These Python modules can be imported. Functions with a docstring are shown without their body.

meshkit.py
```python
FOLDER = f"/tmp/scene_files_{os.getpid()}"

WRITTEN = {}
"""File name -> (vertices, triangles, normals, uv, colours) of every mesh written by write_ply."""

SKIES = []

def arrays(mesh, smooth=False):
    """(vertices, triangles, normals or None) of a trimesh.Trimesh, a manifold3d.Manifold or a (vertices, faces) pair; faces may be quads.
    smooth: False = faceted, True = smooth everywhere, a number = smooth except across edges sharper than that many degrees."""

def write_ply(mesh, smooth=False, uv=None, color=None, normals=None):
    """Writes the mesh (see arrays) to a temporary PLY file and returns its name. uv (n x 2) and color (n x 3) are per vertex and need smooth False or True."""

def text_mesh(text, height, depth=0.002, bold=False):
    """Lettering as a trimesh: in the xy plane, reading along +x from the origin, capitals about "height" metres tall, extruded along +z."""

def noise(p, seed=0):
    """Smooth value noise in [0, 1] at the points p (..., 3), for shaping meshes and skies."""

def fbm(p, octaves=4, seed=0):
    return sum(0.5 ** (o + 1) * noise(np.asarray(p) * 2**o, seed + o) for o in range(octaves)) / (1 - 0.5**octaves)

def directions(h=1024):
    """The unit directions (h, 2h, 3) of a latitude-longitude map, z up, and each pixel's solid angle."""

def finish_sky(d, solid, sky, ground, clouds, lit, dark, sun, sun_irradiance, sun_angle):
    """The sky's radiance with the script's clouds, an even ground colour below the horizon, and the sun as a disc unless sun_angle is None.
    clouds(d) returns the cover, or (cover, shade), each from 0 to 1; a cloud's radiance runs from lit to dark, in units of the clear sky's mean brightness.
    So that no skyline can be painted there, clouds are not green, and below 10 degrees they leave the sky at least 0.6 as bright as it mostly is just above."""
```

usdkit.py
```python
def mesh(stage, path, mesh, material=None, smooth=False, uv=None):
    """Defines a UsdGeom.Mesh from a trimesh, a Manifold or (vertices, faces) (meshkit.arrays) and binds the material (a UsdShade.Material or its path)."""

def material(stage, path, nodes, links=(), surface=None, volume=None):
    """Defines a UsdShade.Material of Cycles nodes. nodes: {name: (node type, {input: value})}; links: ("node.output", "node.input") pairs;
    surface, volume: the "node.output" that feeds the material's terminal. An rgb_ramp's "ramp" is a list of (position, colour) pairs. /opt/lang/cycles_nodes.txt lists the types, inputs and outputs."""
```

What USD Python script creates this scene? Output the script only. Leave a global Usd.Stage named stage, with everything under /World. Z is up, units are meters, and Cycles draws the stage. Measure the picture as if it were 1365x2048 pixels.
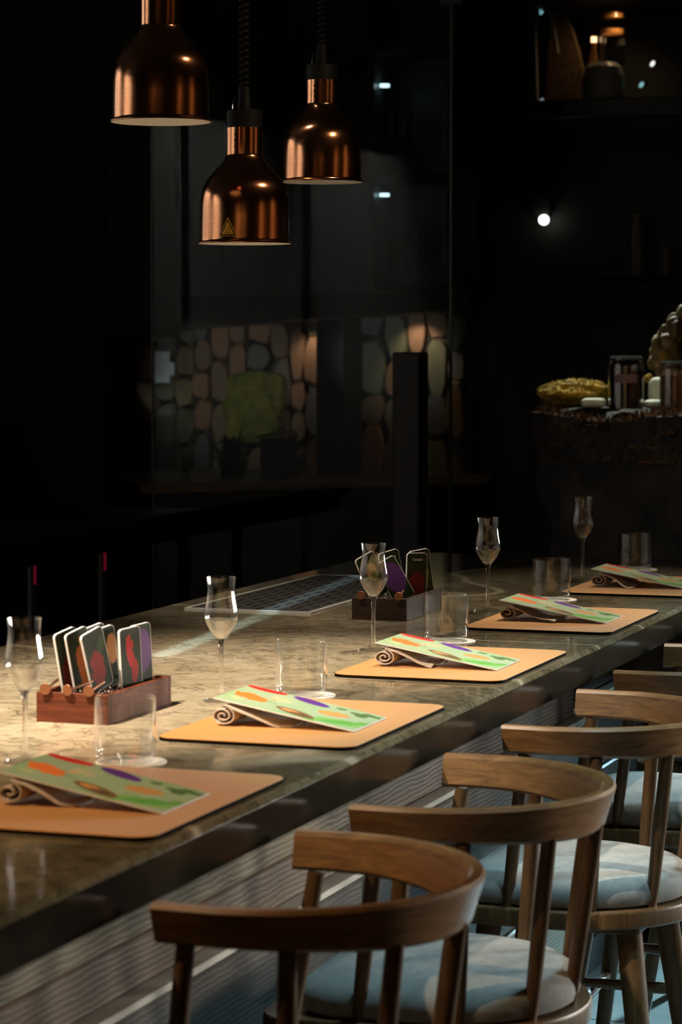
import math, random
import numpy as np, trimesh, manifold3d, shapely
from shapely.geometry import Polygon, LineString, Point, box as sbox
from shapely import affinity
import usdkit, meshkit
from pxr import Usd, UsdGeom, UsdLux, UsdShade, Gf, Sdf, Vt

stage = Usd.Stage.CreateInMemory()
UsdGeom.SetStageUpAxis(stage, 'Z'); UsdGeom.SetStageMetersPerUnit(stage, 1.0)
UsdGeom.Xform.Define(stage, '/World'); UsdGeom.Scope.Define(stage, '/World/Looks')
PI = math.pi

# ------------------------------------------------------------------ camera
# origin = the photographer's eye; +x runs along the bar, +y across it towards the kitchen, z up
F_PX, W_PX, H_PX = 5300.0, 1365.0, 2048.0
cam = UsdGeom.Camera.Define(stage, '/World/camera')
cam.CreateHorizontalApertureAttr(24.0); cam.CreateVerticalApertureAttr(24.0*H_PX/W_PX)
cam.CreateFocalLengthAttr(24.0*F_PX/W_PX)
cam.CreateClippingRangeAttr(Gf.Vec2f(0.05, 200))
cam.CreateFStopAttr(7.5); cam.CreateFocusDistanceAttr(5.25)
cam.CreateExposureAttr(0.0)
pitch = math.atan(352.0/F_PX)
ex = np.array([(2550-W_PX/2)/F_PX, 352.0/F_PX, -1.0]); ex /= np.linalg.norm(ex)     # world x seen by the camera
up = np.array([0, math.cos(pitch), math.sin(pitch)]); ey = np.cross(up, ex)
R = np.array([ex, ey, up])                                                           # columns: camera axes in world
M = Gf.Matrix4d(1.0)
for i in range(3):
    for j in range(3): M[i, j] = float(R[j, i])
cam.AddTransformOp().Set(M)

# ------------------------------------------------------------------ lights
def rgb(*c): return tuple((x/12.92 if x <= .04045 else ((x+.055)/1.055)**2.4) for x in [v/255 for v in c])
def aim(light, pos, to):
    p, t = Gf.Vec3d(*pos), Gf.Vec3d(*to)
    upv = Gf.Vec3d(0, 1, 0) if abs((t-p).GetNormalized()[2]) > .95 else Gf.Vec3d(0, 0, 1)
    m = Gf.Matrix4d(1.0); m.SetLookAt(p, t, upv)
    light.AddTransformOp().Set(m.GetInverse())
def spot(name, pos, to, watts, color, cone=25, soft=.4, radius=.02):
    l = UsdLux.SphereLight.Define(stage, '/World/' + name)
    l.CreateRadiusAttr(radius); l.CreateIntensityAttr(9.0*watts/(4*PI*PI*radius*radius)); l.CreateColorAttr(Gf.Vec3f(*color))
    s = UsdLux.ShapingAPI.Apply(l.GetPrim()); s.CreateShapingConeAngleAttr(cone); s.CreateShapingConeSoftnessAttr(soft)
    aim(l, pos, to); return l
WARM, WARMER, NEUT, COOL = (1, .72, .45), (1, .58, .26), (1, .86, .68), (.50, .86, 1)
dome = UsdLux.DomeLight.Define(stage, '/World/ambient_sky'); dome.CreateIntensityAttr(0.004); dome.CreateColorAttr(Gf.Vec3f(.8, .95, 1))
# ceiling track over the bar
spot('track_spot_a', (2.10, 2.00, 1.30), (3.00, 1.66, -.6), 16, (1, .68, .38), 23, .9)
spot('track_spot_b', (2.95, 2.15, 1.30), (4.00, 1.84, -.6), 66, (1, .82, .62), 22, 1.0)
spot('track_spot_c', (5.25, 1.38, 1.35), (4.64, 1.48, -.6), 24, NEUT, 16, 1.0)
spot('track_spot_d', (6.05, 1.38, 1.35), (5.55, 1.48, -.6), 19, NEUT, 16, 1.0)
spot('track_spot_e', (6.9, 1.48, 1.35), (6.3, 1.50, -.6), 10, NEUT, 15, 1.0)
# cool downlights over the aisle, and unseen low lights added at its far end to rake the bar front
spot('track_spot_f', (4.7, 2.3, 1.30), (5.6, 2.02, -.6), 15, NEUT, 17, 1.0)
spot('aisle_spot_a', (3.75, .55, 1.40), (3.75, .88, -1.0), 12, COOL, 20, .5, .05)
spot('aisle_spot_b', (4.75, .55, 1.40), (4.75, .85, -1.0), 13, COOL, 20, .5, .05)
spot('aisle_spot_c', (5.75, .45, 1.40), (5.70, .65, -1.3), 16, COOL, 22, .5, .05)
spot('end_light_a', (8.4, -.9, -.30), (4.4, 1.38, -.86), 55, (1, .95, .84), 12, .8, .35)
spot('end_light_b', (6.6, -2.2, -.25), (3.1, 1.38, -.88), 55, (1, .95, .84), 15, .8, .35)
spot('end_light_c', (9.8, .35, .10), (5.6, 1.15, -1.55), 150, COOL, 10, .6, .12)  # unseen cool light added for the floor under the stools
# warm washers and kitchen lamps, added unseen so lit walls show in the copper
spot('rear_washer_a', (-2.6, 1.0, 1.30), (-4.6, .9, -.3), 22, WARM, 50, .9, .05)
spot('rear_washer_b', (-2.6, -1.4, 1.30), (-4.6, -1.4, -.3), 11, WARM, 50, .9, .05)
spot('right_washer_a', (1.5, -3.4, 1.30), (1.8, -4.5, .2), 12, WARM, 60, .9, .05)
spot('right_washer_b', (5.5, -3.4, 1.30), (5.8, -4.5, .2), 12, WARM, 60, .9, .05)
spot('accent_bulb', (4.35, .60, 1.25), (4.72, 1.84, .36), 4, WARM, 24, .4, .015)  # unseen light added for highlights on the copper shades
spot('kitchen_lamp_a', (2.6, 3.7, 1.38), (2.6, 5.2, .1), 18, (1, .94, .90), 46, .6, .06)
spot('kitchen_lamp_b', (5.0, 3.7, 1.38), (5.0, 5.2, .1), 18, (1, .94, .90), 46, .6, .06)

# ------------------------------------------------------------------ helpers
used = {}
def numbered(parent, name):
    k = (parent, name); n = used.get(k, 0); used[k] = n + 1
    return f'{parent}/{name}' if n == 0 else f'{parent}/{name}_{n:03d}'
def setd(p, **kw):
    for k, v in kw.items():
        if v: p.SetCustomDataByKey(k, v)
def thing(name, label=None, cat=None, loc=(0, 0, 0), rotz=0, group=None, kind=None, rot=None):
    x = UsdGeom.Xform.Define(stage, numbered('/World', name)); x.AddTranslateOp().Set(Gf.Vec3d(*map(float, loc)))
    if rot: x.AddRotateXYZOp().Set(Gf.Vec3f(*rot))
    else: x.AddRotateZOp().Set(float(math.degrees(rotz)))
    setd(x.GetPrim(), label=label, category=cat, group=group, kind=kind); return x.GetPrim()
def part(parent, name, mesh, m, smooth=35, label=None, kind=None, color=None):
    path = numbered(str(parent.GetPath()), name)
    if color is not None: smooth = True
    o = usdkit.mesh(stage, path, mesh, LOOK[m], smooth=smooth)
    if color is not None:
        pv = UsdGeom.PrimvarsAPI(o).CreatePrimvar('Cd', Sdf.ValueTypeNames.Color3fArray, 'vertex'); pv.Set(Vt.Vec3fArray.FromNumpy(np.asarray(color, np.float32)))
    setd(o.GetPrim(), label=label, kind=kind); return o.GetPrim()
def solo(name, mesh, m, label=None, cat=None, group=None, kind=None, smooth=35, loc=None, rotz=0):
    o = usdkit.mesh(stage, numbered('/World', name), mesh, LOOK[m], smooth=smooth)
    if loc is not None: o.AddTranslateOp().Set(Gf.Vec3d(*map(float, loc))); o.AddRotateZOp().Set(float(math.degrees(rotz)))
    setd(o.GetPrim(), label=label, category=cat, group=group, kind=kind); return o.GetPrim()
def dup(root, loc, label, rotz=0, name=None, rot=None):
    was = root.GetCustomData()
    r = thing(name or root.GetName(), label, was['category'], loc, rotz, was.get('group'), rot=rot)
    r.GetReferences().AddInternalReference(root.GetPath()); r.SetInstanceable(True); return r
cat_ = trimesh.util.concatenate
def hull(pts): return trimesh.convex.convex_hull(np.asarray(pts, float))
def cb(x0, x1, y0, y1, z0, z1, b=.002):
    """a box with chamfered edges"""
    P = []
    for sx, x, dx in ((0, x0, b), (1, x1, -b)):
        for y, dy in ((y0, b), (y1, -b)):
            for z, dz in ((z0, b), (z1, -b)):
                P += [(x+dx, y+dy, z), (x+dx, y, z+dz), (x, y+dy, z+dz)]
    return hull(P)
def lathe(prof, n=40, closed=False):
    m = trimesh.creation.revolve(np.array(prof, float), sections=n); m.fix_normals(); return m
def tube(path, r, n=12, cap=True):
    """round tube along a path, radius per point"""
    p = np.asarray(path, float); r = np.broadcast_to(np.asarray(r, float), len(p))
    t = np.gradient(p, axis=0); t /= np.linalg.norm(t, axis=1)[:, None]
    a = np.array([0, 0, 1.]) if abs(t[0][2]) < .9 else np.array([1., 0, 0])
    V = []
    u = np.cross(t[0], a); u /= np.linalg.norm(u)
    ang = np.linspace(0, 2*PI, n, endpoint=False)
    for i in range(len(p)):
        u = u - t[i]*(u @ t[i]); u /= np.linalg.norm(u); v = np.cross(t[i], u)
        V += [p[i] + r[i]*(math.cos(k)*u + math.sin(k)*v) for k in ang]
    Fc = []
    for i in range(len(p)-1):
        for j in range(n):
            a0, a1, b0, b1 = i*n+j, i*n+(j+1) % n, (i+1)*n+j, (i+1)*n+(j+1) % n
            Fc += [(a0, a1, b1), (a0, b1, b0)]
    if cap:
        V += [p[0], p[-1]]; c0, c1 = len(V)-2, len(V)-1
        for j in range(n): Fc += [(c0, (j+1) % n, j), (c1, (len(p)-1)*n+j, (len(p)-1)*n+(j+1) % n)]
    m = trimesh.Trimesh(V, Fc, process=False); m.fix_normals(); return m
def sweep(path, sections, closed_profile=True):
    """loft a list of equal-length closed sections (k,3)"""
    S = np.asarray(sections, float); k, n, _ = S.shape; V = S.reshape(-1, 3); Fc = []
    for i in range(k-1):
        for j in range(n):
            a0, a1, b0, b1 = i*n+j, i*n+(j+1) % n, (i+1)*n+j, (i+1)*n+(j+1) % n
            Fc += [(a0, a1, b1), (a0, b1, b0)]
    V = np.vstack([V, S[0].mean(0), S[-1].mean(0)]); c0, c1 = k*n, k*n+1
    for j in range(n): Fc += [(c0, (j+1) % n, j), (c1, (k-1)*n+j, (k-1)*n+(j+1) % n)]
    m = trimesh.Trimesh(V, Fc, process=False); m.fix_normals(); return m
def ext(poly, h, z=0):
    gs = getattr(poly, 'geoms', [poly])
    m = cat_([trimesh.creation.extrude_polygon(g, h, engine='earcut') for g in gs]); m.apply_translation((0, 0, z)); return m
def rrect(w, d, r, cx=0, cy=0, n=6): return sbox(cx-w/2+r, cy-d/2+r, cx+w/2-r, cy+d/2-r).buffer(r, quad_segs=n)
def pillow(poly, h, z0=0, edge=.012, rings=((1, 0), (1, .35), (.985, .62), (.94, .84), (.8, .97), (.5, 1.0)), n=72, belly=0):
    """a solid with rounded top edge over a convex outline"""
    ring = poly.exterior; c = np.array(poly.centroid.coords[0]); pts = np.array([ring.interpolate(i/n, normalized=True).coords[0] for i in range(n)])
    V, Fc = [], []
    for s, hh in rings: V += [(*(c + (q-c)*s), z0 + h*hh) for q in pts]
    k = len(rings)
    for i in range(k-1):
        for j in range(n):
            a0, a1, b0, b1 = i*n+j, i*n+(j+1) % n, (i+1)*n+j, (i+1)*n+(j+1) % n
            Fc += [(a0, a1, b1), (a0, b1, b0)]
    V += [(*c, z0), (*c, z0+h*rings[-1][1])]; c0, c1 = k*n, k*n+1
    for j in range(n): Fc += [(c0, (j+1) % n, j), (c1, (k-1)*n+j, (k-1)*n+(j+1) % n)]
    m = trimesh.Trimesh(V, Fc, process=False); m.fix_normals(); return m
def lumpy(m, amp, scale, seed=0, octaves=3):
    m = m.copy(); v = np.array(m.vertices); n = np.array(m.vertex_normals)
    m.vertices = v + n*((meshkit.fbm(v*scale+50, octaves, seed)-.5)*2*amp)[:, None]; return m

# ------------------------------------------------------------------ materials
LOOK = {}
def look(name, nodes, links=(), surface='p.BSDF'):
    LOOK[name] = usdkit.material(stage, '/World/Looks/' + name, nodes, links, surface=surface); return LOOK[name]
def plain(name, color, rough=.5, **kw): look(name, {'p': ('principled_bsdf', dict(base_color=color, roughness=rough, **kw))})
def textured(name, c0, c1, scale=(1, 1, 1), noise=8, detail=4, rough=.5, bump=.0, dist=.002, distort=0, lo=.3, hi=.7, mid=None, **kw):
    ramp = [(lo, c0), (hi, c1)] if mid is None else [(lo, c0), ((lo+hi)/2, mid), (hi, c1)]
    n = {'tc': ('texture_coordinate', {}), 'mp': ('mapping', {'scale': scale}), 'n': ('noise_texture', dict(scale=noise, detail=detail, roughness=.6, distortion=distort)),
         'r': ('rgb_ramp', {'ramp': ramp}), 'p': ('principled_bsdf', dict(roughness=rough, **kw))}
    l = [('tc.object', 'mp.vector'), ('mp.vector', 'n.vector'), ('n.fac', 'r.fac'), ('r.color', 'p.base_color')]
    if bump: n['b'] = ('bump', dict(strength=bump, distance=dist)); l += [('n.fac', 'b.height'), ('b.normal', 'p.normal')]
    look(name, n, l)
plain('black_metal', (.008, .008, .008), .35)
plain('black_matte', (.006, .006, .006), .8)
plain('rubber', (.0035, .0035, .0035), .65, specular_ior_level=.2)
plain('steel', (.45, .45, .44), .22, metallic=1.0)
plain('dark_steel', (.26, .25, .235), .42, metallic=1.0)
plain('steel_rim', (.62, .61, .58), .5, metallic=.5)
plain('chrome', (.8, .8, .8), .08, metallic=1.0)
plain('white_inside', (.75, .72, .68), .5)
plain('paper', (.78, .74, .68), .7)
plain('card_edge', (.80, .79, .80), .5)
plain('wall_dark', (.020, .021, .017), .6)
plain('ceiling_dark', (.012, .012, .012), .8)
plain('wall_brown', rgb(120, 96, 70), .7); plain('wall_cream', rgb(170, 150, 124), .7); plain('tile_white', rgb(222, 220, 214), .35)
plain('table_dark', (.03, .032, .032), .35)
plain('panel_grey', (.045, .050, .048), .35)
plain('sticker_yellow', (.75, .42, .01), .45)
plain('sticker_black', (.01, .009, .008), .5)
plain('copper_tab', (.36, .16, .09), .45, metallic=1.0)
plain('red_leg', (.35, .01, .03), .3, metallic=.3)
plain('label_paper', (.16, .10, .11), .7)
plain('dark_liquid', (.012, .004, .004), .15)
textured('copper', (.58, .26, .125), (.68, .325, .17), (1, 1, 160), 6, 3, .15, .04, .0005, metallic=1.0, anisotropic=.5)
textured('walnut', rgb(70, 51, 31), rgb(114, 86, 54), (14, 14, 1.6), 5, 5, .42, .12, .001, 1.2, mid=rgb(92, 68, 42))
textured('walnut_rail', rgb(108, 75, 42), rgb(156, 113, 67), (4, 4, 26), 4, 5, .42, .08, .001, 1.0, mid=rgb(132, 94, 55))
textured('box_wood', rgb(70, 34, 20), rgb(116, 62, 38), (10, 1.5, 30), 5, 5, .6, .15, .001, .8, mid=rgb(92, 46, 28), specular_ior_level=.2)
textured('box_wood_dark', rgb(40, 24, 17), rgb(70, 45, 32), (10, 1.5, 30), 5, 5, .55, .15, .001, .8, mid=rgb(54, 34, 24), specular_ior_level=.3)
textured('dark_wood', rgb(20, 15, 12), rgb(36, 27, 21), (20, 20, 1.2), 5, 5, .5, .3, .002, .8)
textured('leather', rgb(188, 130, 64), rgb(200, 144, 78), (1, 1, 1), 320, 2, .55, .08, .0006, sheen_weight=.25, sheen_roughness=.4)
textured('leather_dark', rgb(16, 10, 7), rgb(26, 17, 11), (1, 1, 1), 90, 2, .95, .05, .0006, specular_ior_level=.05)
textured('linen', rgb(176, 160, 146), rgb(200, 186, 172), (1, 1, 1), 700, 2, .9, .35, .0008, sheen_weight=.25)
textured('upholstery', rgb(128, 130, 128), rgb(152, 152, 148), (1, 1, 1), 60, 5, .85, .12, .001, sheen_weight=.15)
textured('floor_tile', rgb(140, 150, 150), rgb(170, 178, 176), (1, 1, 1), 7, 6, .45, .05, .001)
textured('bean', rgb(26, 16, 12), rgb(46, 28, 20), (1, 1, 1), 60, 2, .3)
textured('moss', rgb(80, 66, 14), rgb(200, 160, 34), (1, 1, 1), 22, 4, .9, .6, .01)
textured('dry_moss', rgb(46, 30, 14), rgb(110, 76, 34), (1, 1, 1), 30, 4, .9, .6, .01)
textured('rock', rgb(20, 17, 14), rgb(54, 46, 38), (1, 1, 1), 9, 5, .85, .5, .01)
textured('rootwood', rgb(84, 66, 38), rgb(150, 128, 84), (1, 1, 1), 18, 4, .6, .4, .005)
textured('pale_stone', rgb(190, 200, 185), rgb(216, 222, 206), (1, 1, 1), 12, 4, .6, .2, .003)
textured('ledge_stone', rgb(206, 200, 188), rgb(232, 228, 220), (1.5, 8, 8), 5, 4, .5, .05, .001)
textured('foliage', rgb(12, 16, 10), rgb(30, 34, 18), (1, 1, 1), 20, 3, .7)
textured('moss_wall', rgb(74, 76, 26), rgb(126, 122, 50), (1, 1, 1), 16, 5, .9, .6, .02)
textured('hide_cloth', rgb(70, 52, 34), rgb(120, 94, 62), (1, 1, 1), 70, 3, .9, .3, .003)
look('printed', {'a': ('attribute', {'attribute': 'Cd'}), 'p': ('principled_bsdf', dict(roughness=.6, specular_ior_level=.3))}, [('a.color', 'p.base_color')])
look('glass', {'p': ('principled_bsdf', dict(base_color=(1, 1, 1), roughness=0.0, ior=1.46, transmission_weight=1.0))})
look('pane', {'t': ('transparent_bsdf', dict(color=(.93, .95, .94))), 'g': ('glossy_bsdf', dict(color=(1, 1, 1), roughness=.02)), 'lw': ('layer_weight', {}), 'pw': ('math', dict(math_type='power', value2=4.5)), 'f': ('math', dict(math_type='multiply_add', value2=.05, value3=.005)), 'm': ('mix_closure', {})},
     [('lw.facing', 'pw.value1'), ('pw.value', 'f.value1'), ('f.value', 'm.fac'), ('t.BSDF', 'm.closure1'), ('g.BSDF', 'm.closure2')], 'm.closure')
look('thin_glass', {'t': ('transparent_bsdf', dict(color=(.985, .99, .985))), 'g': ('glossy_bsdf', dict(color=(1, 1, 1), roughness=.005)), 'lw': ('layer_weight', {}), 'pw': ('math', dict(math_type='power', value2=2.6)), 'f': ('math', dict(math_type='multiply_add', value2=0.75, value3=0.045)), 'm': ('mix_closure', {})},
     [('lw.facing', 'pw.value1'), ('pw.value', 'f.value1'), ('f.value', 'm.fac'), ('t.BSDF', 'm.closure1'), ('g.BSDF', 'm.closure2')], 'm.closure')
look('crystal', {'p': ('principled_bsdf', dict(base_color=(1, 1, 1), roughness=0.0, ior=1.40, transmission_weight=1.0)), 't': ('transparent_bsdf', dict(color=(1, 1, 1))), 'm': ('mix_closure', {'fac': .38})},
     [('p.BSDF', 'm.closure1'), ('t.BSDF', 'm.closure2')], 'm.closure')
plain('pane_edge', (.035, .045, .040), .3)
def emit(name, color, s): look(name, {'e': ('emission', dict(color=color, strength=s))}, surface='e.emission')
plain('stone_a', rgb(118, 96, 72), .8); plain('stone_b', rgb(96, 90, 86), .8); plain('stone_c', rgb(134, 100, 76), .8); plain('stone_d', rgb(110, 106, 84), .8); plain('notice_paper', rgb(214, 220, 220), .7); plain('lid_glass', (.05, .07, .07), .12); plain('steel_dull', (.30, .29, .27), .5); plain('amber', (.55, .26, .08), .25); plain('ceramic', (.42, .44, .43), .35); plain('ceramic_dim', (.20, .17, .15), .5)
emit('led_teal2', (.45, .95, 1), .55); emit('glow_white', (1, .98, .92), 1.2); emit('glow_dim', (.8, .9, 1), .25)
plain('leg_steel', (.10, .10, .105), .45, metallic=1.0)
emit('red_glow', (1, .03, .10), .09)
emit('lens_white', (1, .98, .9), 4); emit('lens_cool', (.6, .9, 1), 2.0); emit('lens_warm', (1, .6, .3), 3.0); emit('led_teal', (.35, .85, .9), .6); emit('glow_green', (.05, .5, .1), .06)
# quartzite worktop: broad cream and brown clouds with a pool of light painted in, dark fissures along the bar's width, thin pale veins
look('quartzite', {
    'tc': ('texture_coordinate', {}), 'm1': ('mapping', {'scale': (1.0, 1.5, 1)}), 'm2': ('mapping', {'scale': (2.4, 2.0, 2)}), 'm3': ('mapping', {'scale': (.9, .5, 1), 'rotation': (0, 0, .9)}),
    'cl': ('noise_texture', dict(scale=1.6, detail=5, roughness=.62, distortion=.8)), 'cr': ('rgb_ramp', {'ramp': [(.28, rgb(134, 122, 98)), (.42, rgb(180, 166, 138)), (.56, rgb(212, 200, 174)), (.70, rgb(230, 220, 198))]}),
    'gr': ('noise_texture', dict(scale=8, detail=10, roughness=.74, distortion=1.2)), 'grr': ('rgb_ramp', {'ramp': [(.33, (.30, .285, .25)), (.47, (.86, .85, .83)), (.66, (1.12, 1.10, 1.05))]}),
    'fi': ('noise_texture', dict(scale=3.2, detail=8, roughness=.62, distortion=1.0)), 'fr': ('rgb_ramp', {'ramp': [(.478, (1, 1, 1)), (.497, (.22, .19, .15)), (.503, (.22, .19, .15)), (.522, (1, 1, 1))]}),
    've': ('noise_texture', dict(scale=1.3, detail=2, roughness=.4, distortion=.3)), 'vr': ('rgb_ramp', {'ramp': [(.493, (0, 0, 0)), (.498, (1, 1, 1)), (.502, (1, 1, 1)), (.507, (0, 0, 0))]}),
    'mu': ('mix', dict(mix_type='multiply', fac=.8)), 'mu2': ('mix', dict(mix_type='multiply', fac=.6)), 'mv': ('mix', dict(mix_type='mix', color2=rgb(196, 184, 160))), 'vs': ('math', dict(math_type='multiply', value2=.55)),
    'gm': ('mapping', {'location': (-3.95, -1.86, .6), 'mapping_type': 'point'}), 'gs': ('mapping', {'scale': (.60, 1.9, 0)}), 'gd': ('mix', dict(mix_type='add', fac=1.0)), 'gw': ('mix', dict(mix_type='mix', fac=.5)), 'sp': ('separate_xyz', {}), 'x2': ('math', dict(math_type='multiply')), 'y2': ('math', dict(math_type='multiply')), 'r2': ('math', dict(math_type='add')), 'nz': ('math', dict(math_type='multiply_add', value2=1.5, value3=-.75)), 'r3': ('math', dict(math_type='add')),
    'gf': ('rgb_ramp', {'ramp': [(.0, (1, 1, 1)), (.35, (.85, .84, .82)), (.70, (.38, .37, .35)), (1.0, (.27, .265, .235))]}), 'mg': ('mix', dict(mix_type='multiply', fac=1.0)),  # pale centre, dark surround: stone tone plus the painted light pool
    'p': ('principled_bsdf', dict(roughness=.09, specular_ior_level=.5))},
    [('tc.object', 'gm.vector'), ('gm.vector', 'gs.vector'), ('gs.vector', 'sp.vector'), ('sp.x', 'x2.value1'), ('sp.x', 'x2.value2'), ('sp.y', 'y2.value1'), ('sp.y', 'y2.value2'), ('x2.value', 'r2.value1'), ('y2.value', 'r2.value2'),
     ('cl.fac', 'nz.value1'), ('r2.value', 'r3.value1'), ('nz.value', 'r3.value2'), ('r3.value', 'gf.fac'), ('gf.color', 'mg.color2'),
     ('tc.object', 'm1.vector'), ('tc.object', 'm2.vector'), ('tc.object', 'm3.vector'), ('m1.vector', 'cl.vector'), ('m2.vector', 'gr.vector'), ('m2.vector', 'fi.vector'), ('m3.vector', 've.vector'),
     ('cl.fac', 'cr.fac'), ('gr.fac', 'grr.fac'), ('fi.fac', 'fr.fac'), ('ve.fac', 'vr.fac'), ('cr.color', 'mu.color1'), ('grr.color', 'mu.color2'), ('mu.color', 'mu2.color1'), ('fr.color', 'mu2.color2'),
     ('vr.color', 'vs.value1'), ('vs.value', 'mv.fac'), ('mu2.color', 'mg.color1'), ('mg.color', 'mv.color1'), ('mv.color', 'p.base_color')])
textured('quartzite_shaded', rgb(22, 19, 13), rgb(52, 45, 32), (1, 2, 2), 6, 6, .16, 0, mid=rgb(32, 28, 20), specular_ior_level=.28)  # darkened copy of the worktop stone, shade of the front edge painted in
# weathered bar-front boards: raised wavy grain
for nm, c0, c1 in (('old_board', rgb(52, 43, 29), rgb(132, 117, 87)), ('old_board_brown', rgb(50, 36, 22), rgb(100, 75, 49)), ('old_board_dark', rgb(30, 24, 17), rgb(58, 47, 33))):
    look(nm, {'tc': ('texture_coordinate', {}), 'ob': ('object_info', {}), 'cx': ('combine_xyz', {}), 'ml': ('math', dict(math_type='multiply', value2=17.0)), 'mp': ('mapping', {'scale': (.42, 1, 1)}), 'ad': ('mix', dict(mix_type='add', fac=1.0)),
              'w': ('wave_texture', {'wave_type': 'bands', 'bands_direction': 'z', 'scale': 34, 'distortion': 7, 'detail': 6, 'detail_scale': .5, 'detail_roughness': .65}),
              'n': ('noise_texture', dict(scale=9, detail=6, roughness=.65)), 'mi': ('mix', dict(mix_type='mix', fac=.72)), 'r': ('rgb_ramp', {'ramp': [(.25, c0), (.6, c1)]}),
              'b': ('bump', dict(strength=.4, distance=.0005)), 'p': ('principled_bsdf', dict(roughness=.5))},
         [('ob.random', 'ml.value1'), ('ml.value', 'cx.x'), ('ml.value', 'cx.z'), ('tc.object', 'mp.vector'), ('mp.vector', 'ad.color1'), ('cx.vector', 'ad.color2'), ('ad.color', 'w.vector'), ('ad.color', 'n.vector'), ('w.fac', 'mi.color1'), ('n.fac', 'mi.color2'), ('mi.color', 'r.fac'),
          ('r.color', 'p.base_color'), ('w.fac', 'b.height'), ('b.normal', 'p.normal')])

# ------------------------------------------------------------------ room shell
ZF, ZC, ZT = -1.58, 1.45, -.60
fl = thing('floor', kind='structure'); part(fl, 'screed', cb(-5, 13, -5, 7, ZF-.1, ZF-.006, .001), 'black_matte')
rng = random.Random(4)
for i in range(9):                       # pale tiles of the aisle behind the stools
    for j in range(4):
        x0, y0 = 2.9+.6*i, -.9+.6*j
        part(fl, 'tile', cb(x0+.0015, x0+.5985, y0+.0015, y0+.5985, ZF-.006, ZF+rng.uniform(-.0004, .0004), .0012), 'floor_tile')
part(fl, 'outer_flooring', cat_([cb(-5, 2.9, -5, 7, ZF-.006, ZF, .001), cb(8.3, 13, -5, 7, ZF-.006, ZF, .001), cb(2.9, 8.3, -5, -.9, ZF-.006, ZF, .001), cb(2.9, 8.3, 1.5, 7, ZF-.006, ZF, .001)]), 'wall_dark')
solo('ceiling', cb(-5, 13, -5, 7, ZC, ZC+.1, .001), 'ceiling_dark', kind='structure')
solo('wall_left', cb(-5, 13, 6.6, 6.7, ZF, ZC, .001), 'wall_dark', kind='structure')
solo('wall_right', cb(-5, 13, -4.6, -4.5, ZF, ZC, .001), 'wall_brown', kind='structure')
solo('wall_rear', cb(-4.7, -4.6, -5, 7, ZF, ZC, .001), 'wall_cream', kind='structure')
# back wall with the pass window left open: y 2.0..3.44, z .95..1.45
solo('wall_back', cat_([cb(11.2, 11.3, -5, 3.50, ZF, .95, .001), cb(11.2, 11.3, -5, 1.6, .95, ZC, .001), cb(11.95, 12.05, -5, 7, ZF, ZC, .001)]), 'wall_dark', kind='structure')

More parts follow.
